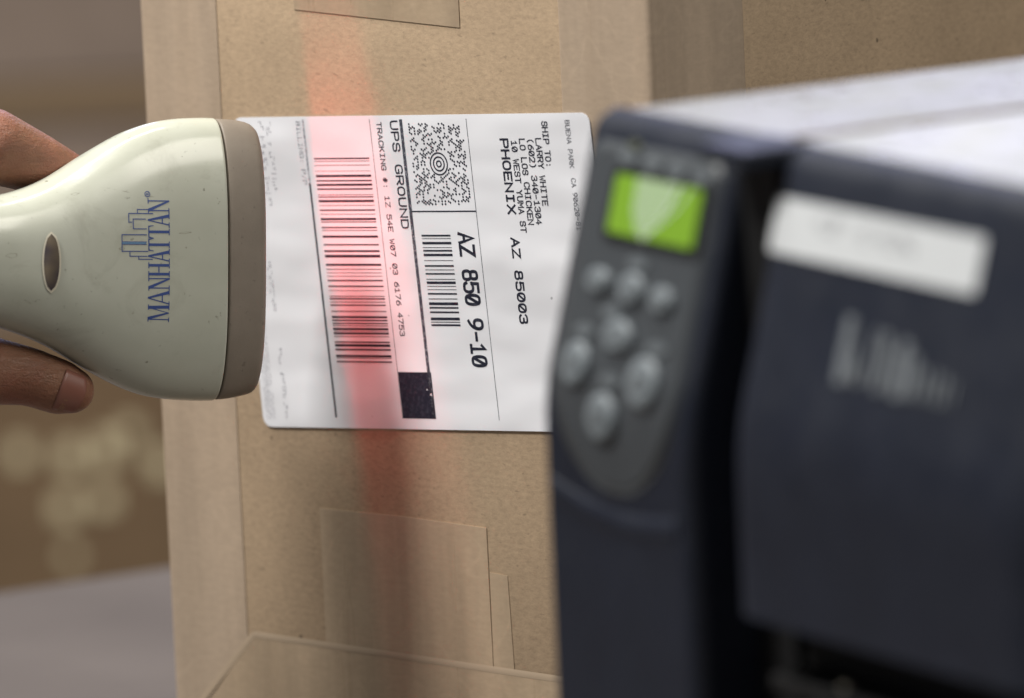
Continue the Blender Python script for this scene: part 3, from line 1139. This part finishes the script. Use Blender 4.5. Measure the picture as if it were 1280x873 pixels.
def front_solid(name, x0, x1, depth, zlow, mat, rl, rr_, bev_top=.0045, y_off=0.0, smooth=True):
    """front part of the housing: lofted profile with rounded left and right edges"""
    ss = []
    s = -(ZB - zlow)
    while s < -.012:
        ss.append(s)
        s += .012
    ss += [-.012 + .004 * i for i in range(7)] + [.02 + .0095 * i for i in range(6)] + [STOP - .002]
    rows = []
    for s in ss:
        y, z, ny, nz_ = prof(s)
        rows.append((y + y_off, z))
    y, z, ny, nz_ = prof(STOP)
    # top bevel
    rows += [(y + y_off + .0006, z + .0005), (y + y_off + .0025, z + .0022), (y + y_off + .006, z + .0036), (y + y_off + .011, z + .0042), (depth, z + .0042)]
    # x columns: rounded sides pull the skin inwards
    cols = []
    N = 7
    if rl > 0:
        for i in range(N):
            a0 = i / N * pi / 2
            cols.append((x0 + rl * (1 - sin(a0)) * 1.0, rl * (1 - cos(pi / 2 - a0)) if False else rl * (1 - sin(pi / 2 * (i / N)))))
        cols = [(x0 + rl * (1 - cos(i / N * pi / 2)), rl * (1 - sin(i / N * pi / 2))) for i in range(N)]
        cols += [(x0 + rl, 0), (x0 + rl + .0006, 0), (x0 + rl + .003, 0)]
    else:
        cols = [(x0, 0)]
    nfl = 4
    if rr_ > 0:
        right = [(x1 - rr_ - .003, 0), (x1 - rr_ - .0006, 0), (x1 - rr_, 0)] + [(x1 - rr_ * (1 - sin(i / N * pi / 2)), rr_ * (1 - cos(i / N * pi / 2))) for i in range(1, N + 1)]
    else:
        right = [(x1, 0)]
    cols += right
    V, Fc = [], []
    for (x, ins) in cols:
        for (y, z) in rows:
            V.append((x, min(y + ins, depth), z))
    nr = len(rows)
    for i in range(len(cols) - 1):
        for j in range(nr - 1):
            Fc.append((i * nr + j, (i + 1) * nr + j, (i + 1) * nr + j + 1, i * nr + j + 1))
    # close sides, bottom, back
    nb = len(V)
    for (x, ins) in (cols[0], cols[-1]):
        V += [(x, depth, rows[0][1])]
    Fc.append(tuple(range(0, nr)) + (nb,))
    e0 = (len(cols) - 1) * nr
    Fc.append(tuple(range(e0 + nr - 1, e0 - 1, -1)) + (nb + 1,))
    Fc.append((nb, nb + 1) + tuple(i * nr for i in range(len(cols) - 1, -1, -1)))
    Fc.append((nb, nr - 1) + (e0 + nr - 1, nb + 1))
    o = mesh_obj(name, V, Fc, mat, pr, smooth)
    md = o.modifiers.new('edges', 'EDGE_SPLIT')
    md.split_angle = radians(40)
    return o


front_solid('front_column', -.0045, .0745, .0285, .004, M['navy'], .002, .006)
front_solid('media_door', .0905, .2605, .0285, .137, M['navy'], .015, .027, y_off=-.0005)
box('housing', (-.005, PW - .0005, .0290, PD, .008, .2600), M['navy'], pr, .003)
box('base_plate', (.004, PW - .004, .012, PD - .01, .0005, .0075), M['black'], pr, .001)
# recess between column and door, media exit with its lower front
box('recess_panel', (.0740, .0935, .0210, .0317, .010, .2652), M['black'], pr)
box('media_exit', (.0905, .2605, .0235, .0287, .1080, .1365), M['black'], pr)
box('tear_bar', (.100, .250, .0080, .0230, .1150, .1195), M['black'], pr, .001)
box('release_tab', (.1330, .1356, .0095, .0130, .1196, .1215), M['cream_tab'], pr, .001)
box('lower_front', (.0905, .2605, .0015, .0287, .010, .1075), M['black'], pr, .004, 3)
box('top_trim', (.0730, .0990, .0080, .0318, .2605, .2657), M['navy'], pr, .0012, 3)
# lid
box('lid_rail', (-.0045, .0840, .0320, PD - .002, .2603, .2648), M['lid_rail'], pr, .0018, 3)
box('lid', (.0885, PW - .001, .0300, PD - .002, .2603, .2656), M['lid'], pr, .0022, 3)
box('lid_seam', (.0842, .0883, .0320, PD - .004, .2602, .2662), M['groove'], pr)

def pfront(x, s, off):
    y, z, ny, nz_ = prof(s)
    return (x, y + ny * off, z + nz_ * off)


def on_front(name, pts2, off, mat, parent=pr, thick=0.0, y_off=0.0):
    """flat outline (x, s) laid on the front profile, filled as a fan of rows"""
    n = len(pts2)
    V = [pfront(x, s, off) for x, s in pts2]
    if thick:
        V += [pfront(x, s, off - thick) for x, s in pts2]
    f = [tuple(range(n))]
    if thick:
        f += [(i, n + i, n + (i + 1) % n, (i + 1) % n) for i in range(n)]
    return mesh_obj(name, V, f, mat, parent)


def panel_grid(name, x0, x1, s1, cyc, rad_s, off, mat, ns=40, nx=20, rc=.004):
    """panel with square top and elliptical lower end, following the bend"""
    cx, hx = (x0 + x1) / 2, (x1 - x0) / 2
    V, Fc = [], []
    s0 = cyc - rad_s
    for i in range(ns + 1):
        q = i / ns
        s = s0 + (s1 - s0) * q ** 1.25
        if s < cyc:
            hw = hx * sqrt(max(0.0, 1 - ((cyc - s) / rad_s) ** 2)) + .0002
        else:
            hw = hx
            d = s1 - s
            if d < rc:
                hw = hx - rc + sqrt(max(0, rc * rc - (rc - d) ** 2))
        for j in range(nx + 1):
            p = -1 + 2 * j / nx
            V.append(pfront(cx + p * hw, s, off))
    for i in range(ns):
        for j in range(nx):
            a0 = i * (nx + 1) + j
            Fc.append((a0, a0 + 1, a0 + nx + 2, a0 + nx + 1))
    o = mesh_obj(name, V, Fc, mat, pr, True)
    md = o.modifiers.new('thickness', 'SOLIDIFY')
    md.thickness = .0006
    md.offset = -1
    return o


panel_grid('panel_border', -.0015, .0692, .0738, .012, .0375, .0002, M['overlay_edge'])
panel_grid('control_panel', -.0003, .0678, .0732, .0135, .0365, .0005, M['overlay'])
# seam of the column below the panel
V, Fc = [], []
for i in range(13):
    x = -.001 + i / 12 * .068
    z = .1605 - .004 * sin(i / 12 * pi) - .003 * i / 12
    V += [(x, -.0002, z - .0050), (x, -.0007, z - .002), (x, -.0005, z + .002), (x, .0001, z + .0024)]
for i in range(12):
    for j in range(3):
        a0 = i * 4 + j
        Fc.append((a0, a0 + 4, a0 + 5, a0 + 1))
mesh_obj('column_seam', V, Fc, M['navy'], pr, True)


def dome(name, cx, cs, hx, hs, h, mat, base=.0009, parent=pr, e=2.4):
    cx += FX
    V, Fc = [], []
    NR_, NA = 5, 28
    for i in range(NR_ + 1):
        q = i / NR_
        rad = 1.0 - .32 * q ** 2
        off = h * sin(q * pi / 2)
        for j in range(NA):
            a0 = 2 * pi * j / NA
            V.append(pfront(cx + hx * rad * cos(a0), cs + hs * rad * sin(a0), base + off))
    for i in range(NR_):
        for j in range(NA):
            k_ = (j + 1) % NA
            Fc.append((i * NA + j, i * NA + k_, (i + 1) * NA + k_, (i + 1) * NA + j))
    Fc.append(tuple(NR_ * NA + j for j in range(NA)))
    return mesh_obj(name, V, Fc, mat, parent, True)


FX = .0020                                                # panel features sit this far right of the column's datum
BT = [(14.7, 34.2, 6.4, 4.0), (32.6, 33.8, 7.0, 4.9), (49.3, 32.6, 6.4, 4.1), (30.3, 20.0, 8.0, 5.2),
      (10.8, 9.6, 7.4, 7.2), (47.8, 8.6, 8.6, 8.0), (27.6, -3.6, 8.2, 7.4)]
for x, s, hx, hs in BT:
    b = dome('button', x * mm, s * mm, hx * .94 * mm, hs * .94 * mm, .0018, M['button'])
    fl = [(x + FX * 1000 + hx * .34 * cos(q * pi / 6), s + hs * .30 * sin(q * pi / 6)) for q in range(12)]
    on_front('button_icon', [(p[0] * mm, p[1] * mm) for p in fl], .0030, M['button_icon'], b)
for x, s in ((33.2, 41.2), (24.2, 26.2), (12.0, 19.6), (51.5, 19.0), (30.0, 7.2)):
    on_front('panel_mark', [((x + 2.0 + 5.2 * cos(q * pi / 8)) * mm, (s + 1.9 * sin(q * pi / 8)) * mm) for q in range(16)], .0013, M['panel_print'])
for x, s in ((17.9, 70.2), (31.1, 69.4), (44.1, 69.0), (57.4, 68.4)):
    on_front('panel_mark', [((x + 2.0 + 5.0 * cos(q * pi / 8)) * mm, (s + 2.1 * sin(q * pi / 8)) * mm) for q in range(16)], .0013, M['panel_print'])
dome('indicator_lamp', .0195, .0738, .0032, .0014, .0006, M['led'])
# display
rr = round_rect(.0118 + FX, .0628 + FX, .0462, .0668, .0015)
on_front('display_frame', rr, .0014, M['black'], pr)
rr = round_rect(.0142 + FX, .0604 + FX, .0483, .0651, .0012)
dsp = on_front('display_screen', rr, .0017, M['lcd'], pr)
on_front('display_glare', [(x_ + FX, y_) for x_, y_ in [(.0258, .0652), (.0492, .0652), (.0455, .0585), (.0372, .0525), (.0345, .0482), (.0300, .0500), (.0262, .0560)]], .0020, M['glare'], dsp)
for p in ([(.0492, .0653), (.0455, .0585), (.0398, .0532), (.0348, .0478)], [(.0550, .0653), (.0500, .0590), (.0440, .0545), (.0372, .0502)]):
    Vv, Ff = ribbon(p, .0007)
    mesh_obj('crease_glare', [pfront(q[0] + FX, q[1], .0022) for q in Vv], Ff, M['glare_streak'], dsp)
# sticker and silver logo on the door
rr = round_rect(.1000, .2030, .0523, .0678, .0016)
st = on_front('paper_sticker', rr, .0010, M['sticker'], pr, .0004)
fl = Flat()
rnd = random.Random(3)
scribble(fl, 4, 121, 60.6, 3.4, 4.0, .55, rnd)
scribble(fl, 10, 139, 59.6, 3.3, 4.2, .55, rnd)
mesh_obj('faded_writing', [pfront(x * mm, s * mm, .0012 + z) for x, s, z in fl.v], fl.f, M['sticker_ink'], st)
fl = Flat()
for x, s0, s1, wd in ((147.0, 27.5, 43.5, 4.6), (151.4, 28, 36.5, 2.2), (155, 27.0, 31.5, 2.4), (160, 28, 43, 1.6), (165.5, 27, 42, 3.4),
                      (170.5, 27, 38.5, 2.0), (175.5, 27, 40.5, 4.4), (181, 27.5, 37.5, 3.4), (186.5, 27, 35, 2.2), (191.5, 27, 35.5, 1.6), (196.5, 27, 34.5, 2.2), (201, 27, 34, 1.2)):
    fl.stroke([(x, s0 - 4), (x + .4, s1 - 6)], wd)
mesh_obj('silver_logo', [pfront(x * mm, s * mm, .0012 + z) for x, s, z in fl.v], fl.f, M['silver'], pr)
